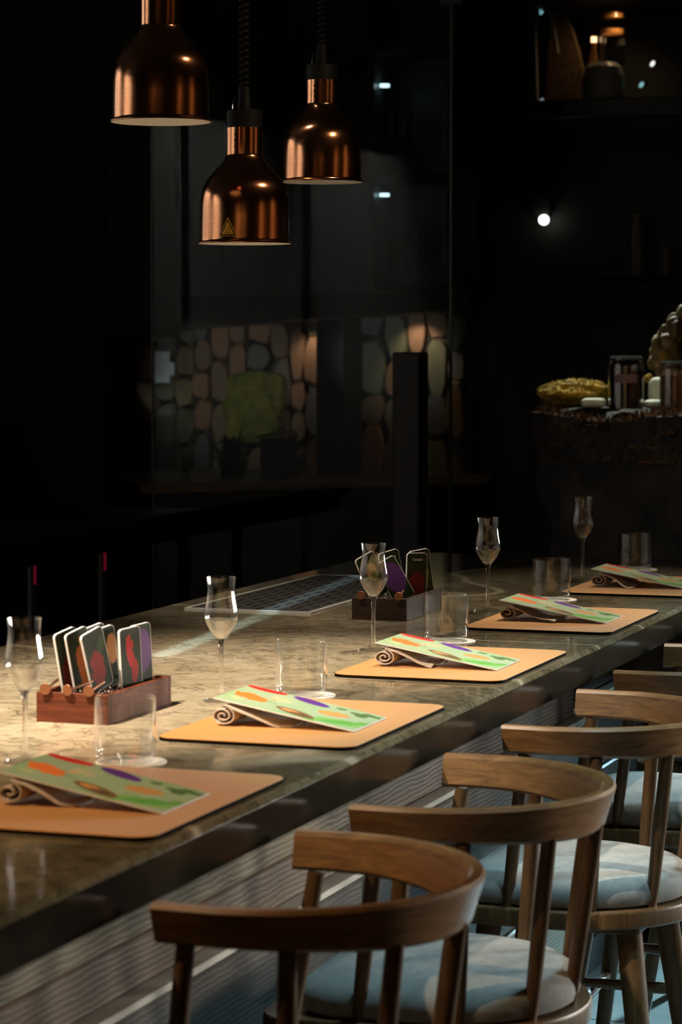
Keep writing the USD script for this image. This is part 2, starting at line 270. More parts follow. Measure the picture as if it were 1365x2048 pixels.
# ------------------------------------------------------------------ the bar
wt = thing('worktop', 'long polished brown and cream quartzite bar top carrying the place settings', 'worktop', (0, 0, 0))
prof = Polygon([(1.228, -.66), (2.315, -.66), (2.315, -.600), (1.233, -.600), (1.228, -.6035), (1.225, -.607), (1.225, -.657)])
m = trimesh.creation.extrude_polygon(prof, 6.75, engine='earcut'); m.apply_transform(np.array([[0, 0, 1, .25], [1, 0, 0, 0], [0, 1, 0, 0], [0, 0, 0, 1.]])); m.fix_normals()
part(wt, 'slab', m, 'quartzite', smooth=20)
part(wt, 'edge_facing', cb(.25, 7.0, 1.2235, 1.2262, -.660, -.6085, .0006), 'quartzite_shaded', label='polished edge of the bar top, darkened to paint its shade')
bb = thing('bar_front', 'bar front clad in weathered rough boards with a pale ledge, under the stone top', 'bar front')
part(bb, 'carcass', cat_([cb(.3, 6.8, 1.62, 2.26, ZF, -.66, .002)]), 'black_matte')
rng = random.Random(11)
for x0, x1, yo in ((.3, 4.10, 1.40), (4.10, 5.93, 1.483), (5.93, 6.82, 1.543)):
    part(bb, 'backing_panel', cb(x0, x1-.002, yo+.065, 1.625, ZF+.10, -.662, .001), 'black_matte')
    bounds = {.3: (.3, 2.5, 4.10), 4.10: (4.10, 5.93), 5.93: (5.93, 6.82)}[x0]
    for a, b in zip(bounds, bounds[1:]):
        part(bb, 'board', cb(a+.002, b-.002, yo+.018+rng.uniform(-.004, .004), yo+.07, -.803, -.664, .004), 'old_board')
        part(bb, 'board', cb(a+.002, b-.002, yo+.030+rng.uniform(-.002, .004), yo+.07, -.878, -.808, .003), 'old_board_brown')
        for za, zb in ((-1.06, -.892), (-1.25, -1.065), (-1.47, -1.255)):
            part(bb, 'board', cb(a+.002, b-.002, yo+rng.uniform(.0, .006), yo+.07, za, zb, .004), 'old_board_dark' if za > -1.4 else 'old_board')
    part(bb, 'ledge', cb(x0+.001, x1-.001, yo, yo+.034, -.890, -.879, .0012), 'ledge_stone', label='pale thin ledge strip')
part(bb, 'toe_kick', cb(.3, 6.78, 1.57, 1.63, ZF, -1.47, .002), 'black_matte')

# ------------------------------------------------------------------ bar stools
def d_shape(w, front, back, r): 
    h = w/2
    return shapely.union_all([Point(0, 0).buffer(h, quad_segs=24).intersection(sbox(-1, -1, 1, 0)), sbox(-h, -.001, h, front)]).intersection(sbox(-h, -back, h, front)).buffer(-r).buffer(r, quad_segs=8)
def make_stool(label, loc, rotz):
    t = thing('bar_stool', label, 'bar stool', loc, rotz, group='round-backed stools drawn up along the bar')
    seat = d_shape(.43, .222, .215, .05)
    rings = ((.985, 0), (1, .12), (1, .85), (.988, 1.0), (.9, 1.0))
    part(t, 'seat', pillow(seat, .030, .590, rings=rings, n=96), 'walnut')
    cush = d_shape(.395, .178, .198, .07)
    part(t, 'cushion', pillow(cush, .060, .6195, rings=((.93, 0), (.985, .10), (1.0, .28), (.995, .48), (.965, .68), (.90, .83), (.76, .94), (.5, .99), (.25, 1.0)), n=96), 'upholstery')
    # curved back rail
    path = [(-.236, .068), (-.238, .034)] + [(-.238*math.cos(a), -.238*math.sin(a)) for a in np.linspace(0, PI, 41)] + [(.238, .034), (.236, .068)]
    path = np.array(path); tg = np.gradient(path, axis=0); tg /= np.linalg.norm(tg, axis=1)[:, None]
    S = []
    for i, (p, d) in enumerate(zip(path, tg)):
        out = np.array([d[1], -d[0]]); out = out if out @ p > 0 or i in (0, 1) else out
        q = i/(len(path)-1); mid = math.sin(PI*q)**2
        h, th, top = .048+.014*mid, .026-.004*mid, .935
        b = .005; lean = .30
        prof = [(-th/2+b, 0), (th/2-b, 0), (th/2, -b), (th/2, -h+b), (th/2-b, -h), (-th/2+b, -h), (-th/2, -h+b), (-th/2, -b)]
        S.append([(*(p + (o + lean*z*(1 if True else 0))*(-out if out @ (p+1e-9*np.ones(2)) < 0 else out)), top+z) for o, z in prof])
    part(t, 'back_rail', sweep(None, S), 'walnut_rail')
    for a in (0, 34, -34, 68, -68, 101, -101):
        s, c = math.sin(math.radians(a)), math.cos(math.radians(a))
        topp = np.array([.224*s, -.224*c if abs(a) < 95 else .036, .884]); botp = np.array([.186*s*1.03, -.186*c if abs(a) < 95 else .075, .612])
        k = np.linspace(0, 1, 9)[:, None]
        part(t, 'spindle', tube(botp + (topp-botp)*k, .0085+.0035*np.sin(PI*np.linspace(.08, .72, 9)), 12), 'walnut')
    legs = {}
    for sx in (-1, 1):
        for sy in (-1, 1):
            a0, a1 = np.array([sx*.125, sy*.12, .592]), np.array([sx*.20, sy*.20, 0])
            k = np.linspace(0, 1, 7)[:, None]; legs[sx, sy] = (a0, a1)
            part(t, 'leg', tube(a0 + (a1-a0)*k, .0225 - .009*np.linspace(0, 1, 7)**1.3, 16), 'walnut')
    at = lambda kk, z: legs[kk][0] + (legs[kk][1]-legs[kk][0])*((.592-z)/.592)
    for a, b, z in (((-1, -1), (1, -1), .24), ((-1, 1), (1, 1), .24), ((-1, -1), (-1, 1), .30), ((1, -1), (1, 1), .30)):
        p, q = at(a, z), at(b, z); k = np.linspace(0, 1, 7)[:, None]
        part(t, 'stretcher', tube(p + (q-p)*k, .0085+.003*np.sin(PI*np.linspace(0, 1, 7)), 10), 'walnut')
    part(t, 'leg_block', cb(-.15, .15, -.145, .145, .575, .592, .004), 'walnut')
    return t
ST = [(2.985, 1.125, 0.0), (3.66, 1.125, .02), (4.452, 1.125, -.015), (5.22, 1.125, .01), (6.02, 1.125, 0)]
SL = ['walnut bar stool nearest the camera, its dark curved back rail largest in the picture',
      'second walnut bar stool from the camera, its seat cushion low at bottom centre',
      'third walnut bar stool from the camera, its thick legs before the pale tiles',
      'fourth walnut bar stool from the camera, its dark rail cut by the right edge',
      'farthest walnut bar stool, only a corner of its seat showing behind the fourth stool']
s0 = make_stool(SL[0], (ST[0][0], ST[0][1], ZF), ST[0][2])
for (x, y, r), l in list(zip(ST, SL))[1:]: dup(s0, (x, y, ZF), l, r)

# ------------------------------------------------------------------ place settings
ZM = ZT + .0062
MATS = [(3.095, .475), (3.828, .475), (4.612, .475), (5.408, .475), (6.20, .475)]
ORD = ['nearest', 'second', 'third', 'fourth', 'farthest']
WHERE = ['at the left edge, nearest the camera', 'second from the camera', 'in the middle of the row', 'fourth from the camera', 'farthest from the camera, cut by the right edge']
mat0 = None
for i, (cx, L) in enumerate(MATS):
    lab = f'tan leather placemat {WHERE[i]}'
    if mat0 is None:
        mat0 = thing('placemat', lab, 'placemat', (cx, 1.402, ZT), 0, 'tan leather placemats along the bar edge')
        part(mat0, 'leather_top', pillow(rrect(.475, .312, .028), .0012, .0050, rings=((1, 0), (1, .5), (.994, .95), (.98, 1.0), (.6, 1.0)), n=120), 'leather')
        part(mat0, 'backing', ext(rrect(.4755, .3125, .028), .0050, 0), 'leather_dark')
    else: dup(mat0, (cx, 1.402, ZT), lab)

# rolled napkin: a spiral of cloth with a loose tail running towards the guest (profile in y,z; rolled along x)
def napkin_mesh(seed, turns, r0, tail, length=.152, squash=1.0):
    rg = random.Random(seed); pts = []
    n = int(26*turns)
    for i in range(n+1):
        a = 2*PI*turns*i/n; r = .0035 + (r0-.0035)*i/n
        pts.append((r*math.cos(-a+PI/2+2*PI*turns), r*math.sin(-a+PI/2+2*PI*turns)*squash))
    y0, z0 = pts[-1]
    for y, z in tail: pts.append((y, z))
    pts = np.array(pts); zmin = pts[:, 1].min()-.0017; pts[:, 1] -= zmin
    # resample and loft a thin strip along x with soft waves
    d = np.r_[0, np.cumsum(np.linalg.norm(np.diff(pts, axis=0), axis=1))]; k = np.linspace(0, d[-1], 150)
    P = np.c_[np.interp(k, d, pts[:, 0]), np.interp(k, d, pts[:, 1])]
    for _ in range(3): P[1:-1] = (P[:-2]+2*P[1:-1]+P[2:])/4
    tg = np.gradient(P, axis=0); tg /= np.linalg.norm(tg, axis=1)[:, None]; nn = np.c_[-tg[:, 1], tg[:, 0]]
    th = .0016
    xs = np.linspace(0, length, 24); S = []
    for q, x in enumerate(xs):
        w = .0016*math.sin(9*x/length+seed) ; tailw = np.clip((np.arange(150)-105)/45, 0, 1)
        off = tailw*(.004*np.sin(14*x/length+seed*1.7+P[:, 0]*60))
        C = P + np.c_[np.zeros(150), np.maximum(off, -P[:, 1]+th)]
        e = .0007 if q in (0, len(xs)-1) else 0
        A, B = C + nn*(th-e), C - nn*(th-e)
        skew = tailw*.02*math.sin(seed)
        S.append(np.vstack([np.c_[np.full(150, x)+skew, A], np.c_[np.full(150, x)+skew[::-1], B[::-1]]]))
    S = np.array(S); m = sweep(None, S); k, n, _ = S.shape; h = n//2
    f = np.array(m.faces); f = f[(f < k*n).all(1)]; e = []
    for base in (0, (k-1)*n):
        for q in range(h-1): e += [(base+q, base+q+1, base+n-2-q), (base+q, base+n-2-q, base+n-1-q)]
    m = trimesh.Trimesh(S.reshape(-1, 3), np.vstack([f, e]), process=False); m.fix_normals(); return m
TAILS = [[(-.004, .0148), (-.024, .0110), (-.045, .0015), (-.064, -.010), (-.080, -.0142), (-.090, -.0148)],
         [(-.008, .0142), (-.03, .0065), (-.055, -.004), (-.078, -.011), (-.098, -.0135), (-.108, -.0145)]]
MX = [3.001, 3.727, 4.503, 5.316, 6.108]
for i, (cx, L) in enumerate(MATS):
    x0 = MX[i]-.004
    nap = thing('napkin', ['rolled linen napkin half off the left edge, tucked under the nearest menu', 'cream rolled napkin under the second menu, brightest of the rolls', 'rolled taupe napkin with a tight round spiral in the middle of the row', 'loosely rolled brown-grey napkin with a flattened spiral on the fourth mat', 'rolled brown napkin on the farthest mat'][i], 'napkin', (x0, 1.501, ZM), 0, 'rolled napkins under the menus')
    part(nap, 'rolled_cloth', napkin_mesh(i+1, [1.6, 2.3, 2.3, 1.7, 2.0][i], [.0205, .0210, .0210, .0200, .0205][i], TAILS[i % 2], squash=[.70, .71, .71, .70, .70][i]), 'linen', smooth=50)

# printed menu card
def menu_color(s, t):
    c = np.empty(s.shape+(3,)); c[:] = rgb(152, 171, 137)
    nz = meshkit.fbm(np.stack([s*9, t*7, s*0], -1), 4, 3); n2 = meshkit.fbm(np.stack([s*40, t*28, s*0], -1), 3, 5)
    wash = np.clip((meshkit.fbm(np.stack([s*4+9, t*3, s*0], -1), 3, 8)-.5)*3, 0, 1)[..., None]; c = c*(1-.30*wash) + np.array(rgb(100, 160, 92))*.30*wash
    def put(mask, col, a=1.0): 
        m = np.clip(mask, 0, 1)[..., None]*a; return c*(1-m) + np.array(rgb(*col))*m
    def seg(a, b, w, fuzz=.0):
        a, b = np.array(a), np.array(b); d = b-a; L = np.hypot(d[0], d[1]*.69)
        q = ((s-a[0])*d[0] + (t-a[1])*d[1]*.476)/(L*L); e = (-(s-a[0])*d[1]*.69 + (t-a[1])*.69*d[0])/L
        return 1-((2*(q-.5))**2 + (e/w)**2) + fuzz*(nz-.5)
    sh = lambda x: x*14
    c = put(sh(seg((.62, .10), (1.0, .30), .10, 5)), (110, 168, 70), .75); c = put(sh(seg((.74, .06), (.96, .40), .05, 6)), (78, 150, 58), .7)
    c = put(sh(seg((-.04, 1.0), (.30, .93), .075, .5)), (196, 44, 30)); c = put(sh(seg((.0, .40), (.28, .50), .085, 6)), (226, 112, 34), .95)
    c = put(sh(seg((.02, .28), (.16, .22), .03, 1.5)), (190, 200, 120), .5)
    c = put(sh(seg((.24, .66), (.42, .66), .10, .4))*(n2 > .55), (222, 190, 130), .6); c = put(sh(seg((.24, .42), (.36, .40), .012)), (110, 128, 70), .8)
    c = put(sh(seg((.345, .955), (.635, .795), .068)), (92, 44, 130)); c = put(sh(seg((.385, .30), (.69, .09), .075, .3)), (118, 92, 58)); c = put(sh(seg((.42, .27), (.56, .20), .035, .5)), (206, 142, 86), .9)
    c = put(sh(seg((.50, .20), (.67, .12), .03, .3)), (84, 66, 40), .8); c = put(sh(seg((.62, .50), (.84, .59), .085, .2)), (190, 142, 84)); c = put(sh(seg((.45, .50), (.53, .53), .02, 2))*(n2 > .5), (130, 150, 100), .6)
    for a, b, w in (((.68, .88), (.78, .86), .035), ((.76, .86), (.87, .80), .035), ((.86, .80), (.90, .70), .035), ((.86, .88), (.94, .87), .03), ((.92, .84), (1.0, .84), .03)): c = put(sh(seg(a, b, w, 5)), (74, 104, 50), .9)
    return c
def print_card(w, h, nw, nh, th, col, corner=0.0):
    """grid top face with the print in its vertex colours, on a thin card: x = 0..w, y = 0..h"""
    X, Y = np.meshgrid(np.linspace(0, w, nw), np.linspace(0, h, nh), indexing='ij'); v = np.stack([X, Y, np.full_like(X, th)], -1).reshape(-1, 3)
    id_ = np.arange(nw*nh).reshape(nw, nh); f = np.concatenate([np.stack([id_[:-1, :-1], id_[1:, :-1], id_[1:, 1:]], -1).reshape(-1, 3), np.stack([id_[:-1, :-1], id_[1:, 1:], id_[:-1, 1:]], -1).reshape(-1, 3)])
    return (v, f), col(X/w, Y/h).reshape(-1, 3)
MW, MH = .155, .232
slope = math.asin(.0395/.225)
LM = ['printed mint-green menu on the nearest placemat, lower left', 'printed mint-green menu lying on the second placemat from the camera', 'printed mint-green menu on the middle placemat, brightest lit', 'printed mint-green menu on the fourth placemat', 'printed mint-green menu on the farthest placemat, cut by the right edge']
menu0 = None
for i, x0 in enumerate(MX):
    loc = (x0, 1.2900, ZM+.0006); rot = (math.degrees(slope), 0, 0)
    if menu0 is None:
        menu0 = thing('menu', LM[i], 'menu', loc, 0, 'printed menus leaning on the napkins', rot=rot)
        part(menu0, 'card', cb(0, MW, 0, MH, 0, .0017, .0003), 'paper')
        g, colr = print_card(MW-.002, MH-.002, 90, 140, .0021, lambda tx, sy: menu_color(1-sy, tx))
        g = (g[0]+np.array([.001, .001, 0]), g[1]); part(menu0, 'printed_face', g, 'printed', color=colr)
    else: dup(menu0, loc, LM[i], rot=rot)

# glasses
BOWL_O = [(.0271, .1352), (.0282, .1415), (.0277, .152), (.0252, .165), (.0232, .178), (.0226, .188), (.0236, .199), (.0245, .2045), (.0243, .2050), (.0238, .2046)]
BOWL_I = [(.0230, .199), (.0219, .188), (.0225, .178), (.0245, .165), (.0270, .152), (.0275, .1415), (.0264, .1352)]
STEM = [(0, 0), (.031, 0), (.0312, .0012), (.029, .0022), (.018, .0040), (.0075, .0075), (.0045, .014), (.0037, .03), (.0036, .07), (.0040, .090), (.0058, .0985), (.0115, .107), (.0195, .118), (.0255, .130), (.0271, .1351), (.0264, .1351), (.0247, .1303), (.0186, .1185), (.0105, .1085), (.0035, .1045), (0, .1038)]
def bowl(): return BOWL_O + BOWL_I + [BOWL_O[0]]
def tulip(): return STEM[:14] + BOWL_O + BOWL_I + STEM[16:]
def tumbler():
    return [(0, .0006), (.034, .0006), (.0385, 0), (.0410, .0014), (.0428, .005), (.0435, .012), (.0440, .04), (.0436, .07), (.0428, .0915), (.0423, .0922), (.0417, .0915), (.0424, .07), (.0427, .04), (.0420, .014), (.039, .0085), (.03, .0075), (0, .0072)]
TU = [(3.347, 1.649), (4.025, 1.624), (4.781, 1.615), (5.547, 1.610), (6.335, 1.596)]
TB = [(3.393, 1.515), (4.125, 1.521), (4.963, 1.525), (5.826, 1.540), (6.655, 1.538)]
g0 = t0 = c0 = None
sites = ['half cut by the left edge, before the nearest card box', 'standing behind the second napkin roll', 'in front of the farther card box', 'behind the fourth napkin roll', 'standing tall against the dark beyond the farthest mat']
sitet = ['in front of the nearest card box', 'beside the second placemat', 'to the right of the farther card box', 'beside the fourth placemat', 'in the dark behind the farthest menu']
for i in range(5):
    lab = f'clear tulip-shaped stemmed glass {sites[i]}'; loc = (*TU[i], ZT+.0002)
    if g0 is None:
        g0 = thing('stemmed_glass', lab, 'glass', loc, 0, 'tulip stemmed glasses along the bar'); part(g0, 'bowl', lathe(bowl(), 48), 'thin_glass', smooth=60); part(g0, 'stem', lathe(STEM, 40), 'crystal', smooth=60)
    else: dup(g0, loc, lab)
    lab = f'white round coaster under the tumbler {sitet[i]}'; loc = (TB[i][0]+.006, TB[i][1]-.006, ZT)
    if c0 is None:
        c0 = thing('coaster', lab, 'coaster', loc, 0, 'white coasters under the tumblers'); part(c0, 'disc', lathe([(0, 0), (.050, 0), (.0505, .0006), (.050, .0016), (0, .0016)], 56), 'paper')
    else: dup(c0, loc, lab)
    lab = f'clear low tumbler {sitet[i]}'; loc = (*TB[i], ZT+.0017)
    if t0 is None:
        t0 = thing('tumbler', lab, 'glass', loc, 0, 'plain tumblers along the bar'); part(t0, 'glass_body', lathe(tumbler(), 56), 'thin_glass', smooth=60)
    else: dup(t0, loc, lab)

# ------------------------------------------------------------------ wooden card boxes
def card_box(loc, label, m):
    t = thing('card_box', label, 'wooden box', loc, 0)
    bx, by, h, w = .25, .122, .047, .009
    part(t, 'side_panel', cb(0, w, 0, by, 0, h, .0008), m); part(t, 'side_panel', cb(bx-w, bx, 0, by, 0, h, .0008), m)
    part(t, 'side_panel', cb(w, bx-w, 0, w, 0, h, .0008), m); part(t, 'side_panel', cb(w, bx-w, by-w, by, 0, h, .0008), m)
    part(t, 'bottom_panel', cb(w, bx-w, w, by-w, .001, .006, .0004), m)
    return t
def bean_fill(loc, label, seed):
    rg = random.Random(seed); ms = []
    for _ in range(170):
        e = trimesh.creation.icosphere(1, 1.0); e.apply_scale((.0065, .0045, .0036)); e.apply_transform(trimesh.transformations.random_rotation_matrix(np.array([rg.random() for _ in range(3)])))
        e.apply_translation((rg.uniform(.018, .232), rg.uniform(.017, .105), .0335+rg.uniform(-.003, .006))); ms.append(e)
    ms.append(cb(.0095, .2405, .0095, .1125, .0062, .033, .001))
    solo('coffee_beans', cat_(ms), 'bean', label, 'beans', kind='stuff', smooth=True, loc=loc)
def blob(s, t, cx, cy, rx, ry, rot=0, fz=0, nz=0):
    c_, s_ = math.cos(rot), math.sin(rot); a, b = (s-cx)*c_+(t-cy)*s_, -(s-cx)*s_+(t-cy)*c_
    return np.clip((1-(a/rx)**2-(b/ry)**2+fz*nz)*10, 0, 1)[..., None]
def card_art(kind):
    def f(s, t):
        nz = meshkit.fbm(np.stack([s*5, t*8, s*0+kind], -1), 4, kind)-.5
        c = np.empty(s.shape+(3,)); c[:] = rgb(30, 42, 18); g = np.clip(.5+1.5*nz, 0, 1)[..., None]; c = c*(1-.5*g)+np.array(rgb(56, 70, 30))*.5*g
        def put(m, col): return c*(1-m)+np.array(rgb(*col))*m
        if kind == 1: c = put(blob(s, t, .5, .42, .22, .36, .1, 1, nz), (206, 112, 30)); c = put(blob(s, t, .55, .80, .04, .10), (176, 120, 60))
        if kind == 2: c = put(blob(s, t, .45, .40, .34, .30, .5, 1.5, nz), (150, 34, 24)); c = put(blob(s, t, .75, .7, .2, .12, .5, 1, nz), (60, 84, 36))
        if kind == 3: c = put(blob(s, t, .80, .62, .26, .26, 0, .6, nz), (228, 166, 104)); c = put(blob(s, t, .4, .3, .25, .25, .4, 1.5, nz), (138, 30, 24))
        if kind == 4: c = put(blob(s, t, .45, .60, .18, .28, .5, 2, nz), (196, 36, 28)); c = put(blob(s, t, .65, .28, .16, .2, -.4, 1, nz), (176, 30, 26))
        if kind == 5: c = put(blob(s, t, .55, .55, .45, .36, 0, .3, nz), (104, 60, 130))
        if kind == 6: c = put(blob(s, t, .55, .62, .26, .17, .2, .8, nz), (226, 190, 138)); c = put(blob(s, t, .6, .32, .3, .2, .5, 2, nz), (112, 122, 40))
        if kind == 7: c = put(blob(s, t, .5, .28, .4, .30, 0, 1, nz), (112, 28, 18))
        return c
    return f
CW, CH, CT = .050, .098, .0042
CARDCOL = {1: 'an orange fruit', 2: 'a dark red fruit', 3: 'a peach-coloured fruit', 4: 'red peppers', 5: 'a purple patch', 6: 'a cream-coloured nut', 7: 'a dark red glow'}
def flavour_card(base, yaw, lean, kind, label, text=None, pitchb=0, group='picture cards in the boxes'):
    """card standing in a box: local x = width, z = height, face towards -y; base = foot of its left edge"""
    t = thing('picture_card', label, 'card', base, 0, group, rot=(pitchb, lean, yaw))
    pl = rrect(CW, CH, .007, CW/2, CH/2); m = ext(pl, CT, 0); m.apply_transform(np.array([[1, 0, 0, 0], [0, 0, -1, CT/2], [0, 1, 0, 0], [0, 0, 0, 1.]])); m.fix_normals()
    part(t, 'board', m, 'card_edge')
    n = 40; S, T = np.meshgrid(np.linspace(0, 1, n), np.linspace(0, 1, 2*n), indexing='ij'); P = np.stack([S*CW, T*CH], -1).reshape(-1, 2)
    inner = pl.buffer(-.0006); id_ = np.arange(2*n*n).reshape(n, 2*n)
    f = np.concatenate([np.stack([id_[:-1, :-1], id_[1:, :-1], id_[1:, 1:]], -1).reshape(-1, 3), np.stack([id_[:-1, :-1], id_[1:, 1:], id_[:-1, 1:]], -1).reshape(-1, 3)])
    ok = np.array([inner.contains(Point(*q)) for q in P]); f = f[ok[f].all(1)]
    for sgn, nm in ((-1, 'printed_face'),):
        v = np.c_[P[:, 0], np.full(len(P), sgn*(CT/2+.0003)), P[:, 1]]
        used_, inv = np.unique(f, return_inverse=True)
        part(t, nm, (v[used_], inv.reshape(f.shape)), 'printed', color=card_art(kind)(S, T).reshape(-1, 3)[used_])
    if text:
        tm = meshkit.text_mesh(text, .0052, .0004); w = tm.bounds[1][0]-tm.bounds[0][0]
        tm.apply_translation((CW/2-w/2-tm.bounds[0][0], CH-.017, 0)); tm.apply_transform(np.array([[1, 0, 0, 0], [0, 0, -1, -CT/2-.0004], [0, 1, 0, 0], [0, 0, 0, 1.]]))
        part(t, 'lettering', tm, 'paper', smooth=False, label='pale printed word')
    return t
B1, B2 = (3.712, 1.687, ZT), (5.288, 1.713, ZT)
card_box(B1, 'reddish-brown wooden box of picture cards at the left, behind the nearest tumbler', 'box_wood'); bean_fill(B1, 'dark coffee beans filling the left, nearer wooden box', 1)
card_box(B2, 'dark brown wooden box of picture cards farther along the bar, behind the third stemmed glass', 'box_wood_dark'); bean_fill(B2, 'dark coffee beans filling the farther, darker wooden box', 2)
zc = ZT+.036
for dx, dy, yaw, lean, k, l in ((.060, .104, -18, -13, 7, 'leftmost white-edged card in the nearer box, mostly hidden'), (.070, .088, -18, -14, 1, 'white-edged card with an orange fruit, left in the nearer box'), (.135, .093, -17, -10, 2, 'card standing behind the others in the middle of the nearer box'),
                             (.075, .060, -18, -17, 2, 'dark card with a dark red fruit at the middle front of the nearer box'), (.115, .068, -18, -9, 3, 'card with a peach-coloured fruit behind the red-fruit card in the nearer box'),
                             (.130, .035, -17, -4, 4, 'dark card with red peppers, right in the nearer box'), (.185, .040, -16, -4, 5, 'card with a purple patch, rightmost in the nearer box')):
    flavour_card((B1[0]+dx, B1[1]+dy, zc), yaw, lean, k, l)
for dx, dy, yaw, lean, k, l, tx in ((.030, .090, -40, -24, 6, 'tan card leaning out at the left of the farther box, seen through the stemmed glass', None), (.120, .084, -44, -13, 1, 'green card with an orange squash and a printed word, left in the farther box', 'Butternut'),
                                 (.080, .050, -60, -30, 5, 'purple card tipped low at the front of the farther box', None), (.125, .043, -44, 2, 7, 'dark card with a dark red glow, upright in the middle of the farther box', 'Tomato'), (.175, .040, -44, -8, 6, 'green card with a cream-coloured nut, right in the farther box', 'Almond')):
    flavour_card((B2[0]+dx, B2[1]+dy, zc+(-.012 if k == 5 else 0)), yaw, lean, k, l, tx)
# copper tasting spoons lying across the box rims
def make_spoon(loc, yaw, label):
    t = thing('tasting_spoon', label, 'spoon', loc, 0, 'copper spoons in the card boxes', rot=(0, -6, yaw))
    k = np.linspace(0, .07, 6); part(t, 'handle', tube(np.c_[k, k*0, k*0], .0022, 10), 'copper_tab')
    d = lathe([(0, -.0012), (.0085, -.0012), (.0092, 0), (.0085, .0012), (0, .0012)], 28); d.apply_transform(trimesh.transformations.rotation_matrix(PI/2, (0, 1, 0))); d.apply_translation((-.001, 0, .002)); part(t, 'round_end', d, 'copper_tab')
    return t
sp = None
for B, lst in ((B1, ((-.004, .104, 10), (-.004, .066, -8), (-.004, .030, 5), (.246, .040, 185))), (B2, ((-.004, .100, 0), (-.004, .016, 10), (.246, .030, 185)))):
    for (dx, dy, yaw), wh in zip(lst, ('at the left of the near rim', 'in the middle of the near rim', 'at the right of the near rim', 'on the far rim') if B is B1 else ('at the left of the near rim', 'at the right of the near rim', 'on the far rim')):
        loc = (B[0]+dx, B[1]+dy, ZT+.0505); lab = f'round-ended copper spoon {wh} of the {"nearer" if B is B1 else "farther"} card box'
        if sp is None: sp = make_spoon(loc, yaw, lab)
        else: dup(sp, loc, lab, rot=(0, -6, yaw))

# ------------------------------------------------------------------ slotted drip tray let into the top
tr = thing('drip_tray', 'dark steel drip tray with rows of slots set on the stone bar top', 'drip tray', (5.36, 1.956, ZT))
TX, TY = .86, .29
part(tr, 'rim', ext(sbox(-.003, -.003, TX+.003, TY+.003).difference(sbox(.006, .006, TX-.006, TY-.006)), .0042, 0), 'steel_rim', smooth=False)
part(tr, 'basin', cb(.0062, TX-.0062, .0062, TY-.0062, .0003, .0012, .0002), 'black_matte')
slots = [rrect(.052, .0065, .003, .045+.075*i+(.0375 if j % 2 else 0), .028+.0262*j, 3) for j in range(10) for i in range(11) if .045+.075*i+(.0375 if j % 2 else 0) < TX-.04]
part(tr, 'slotted_plate', ext(sbox(.007, .007, TX-.007, TY-.007).difference(shapely.union_all(slots)), .0018, .0020), 'dark_steel', smooth=False)

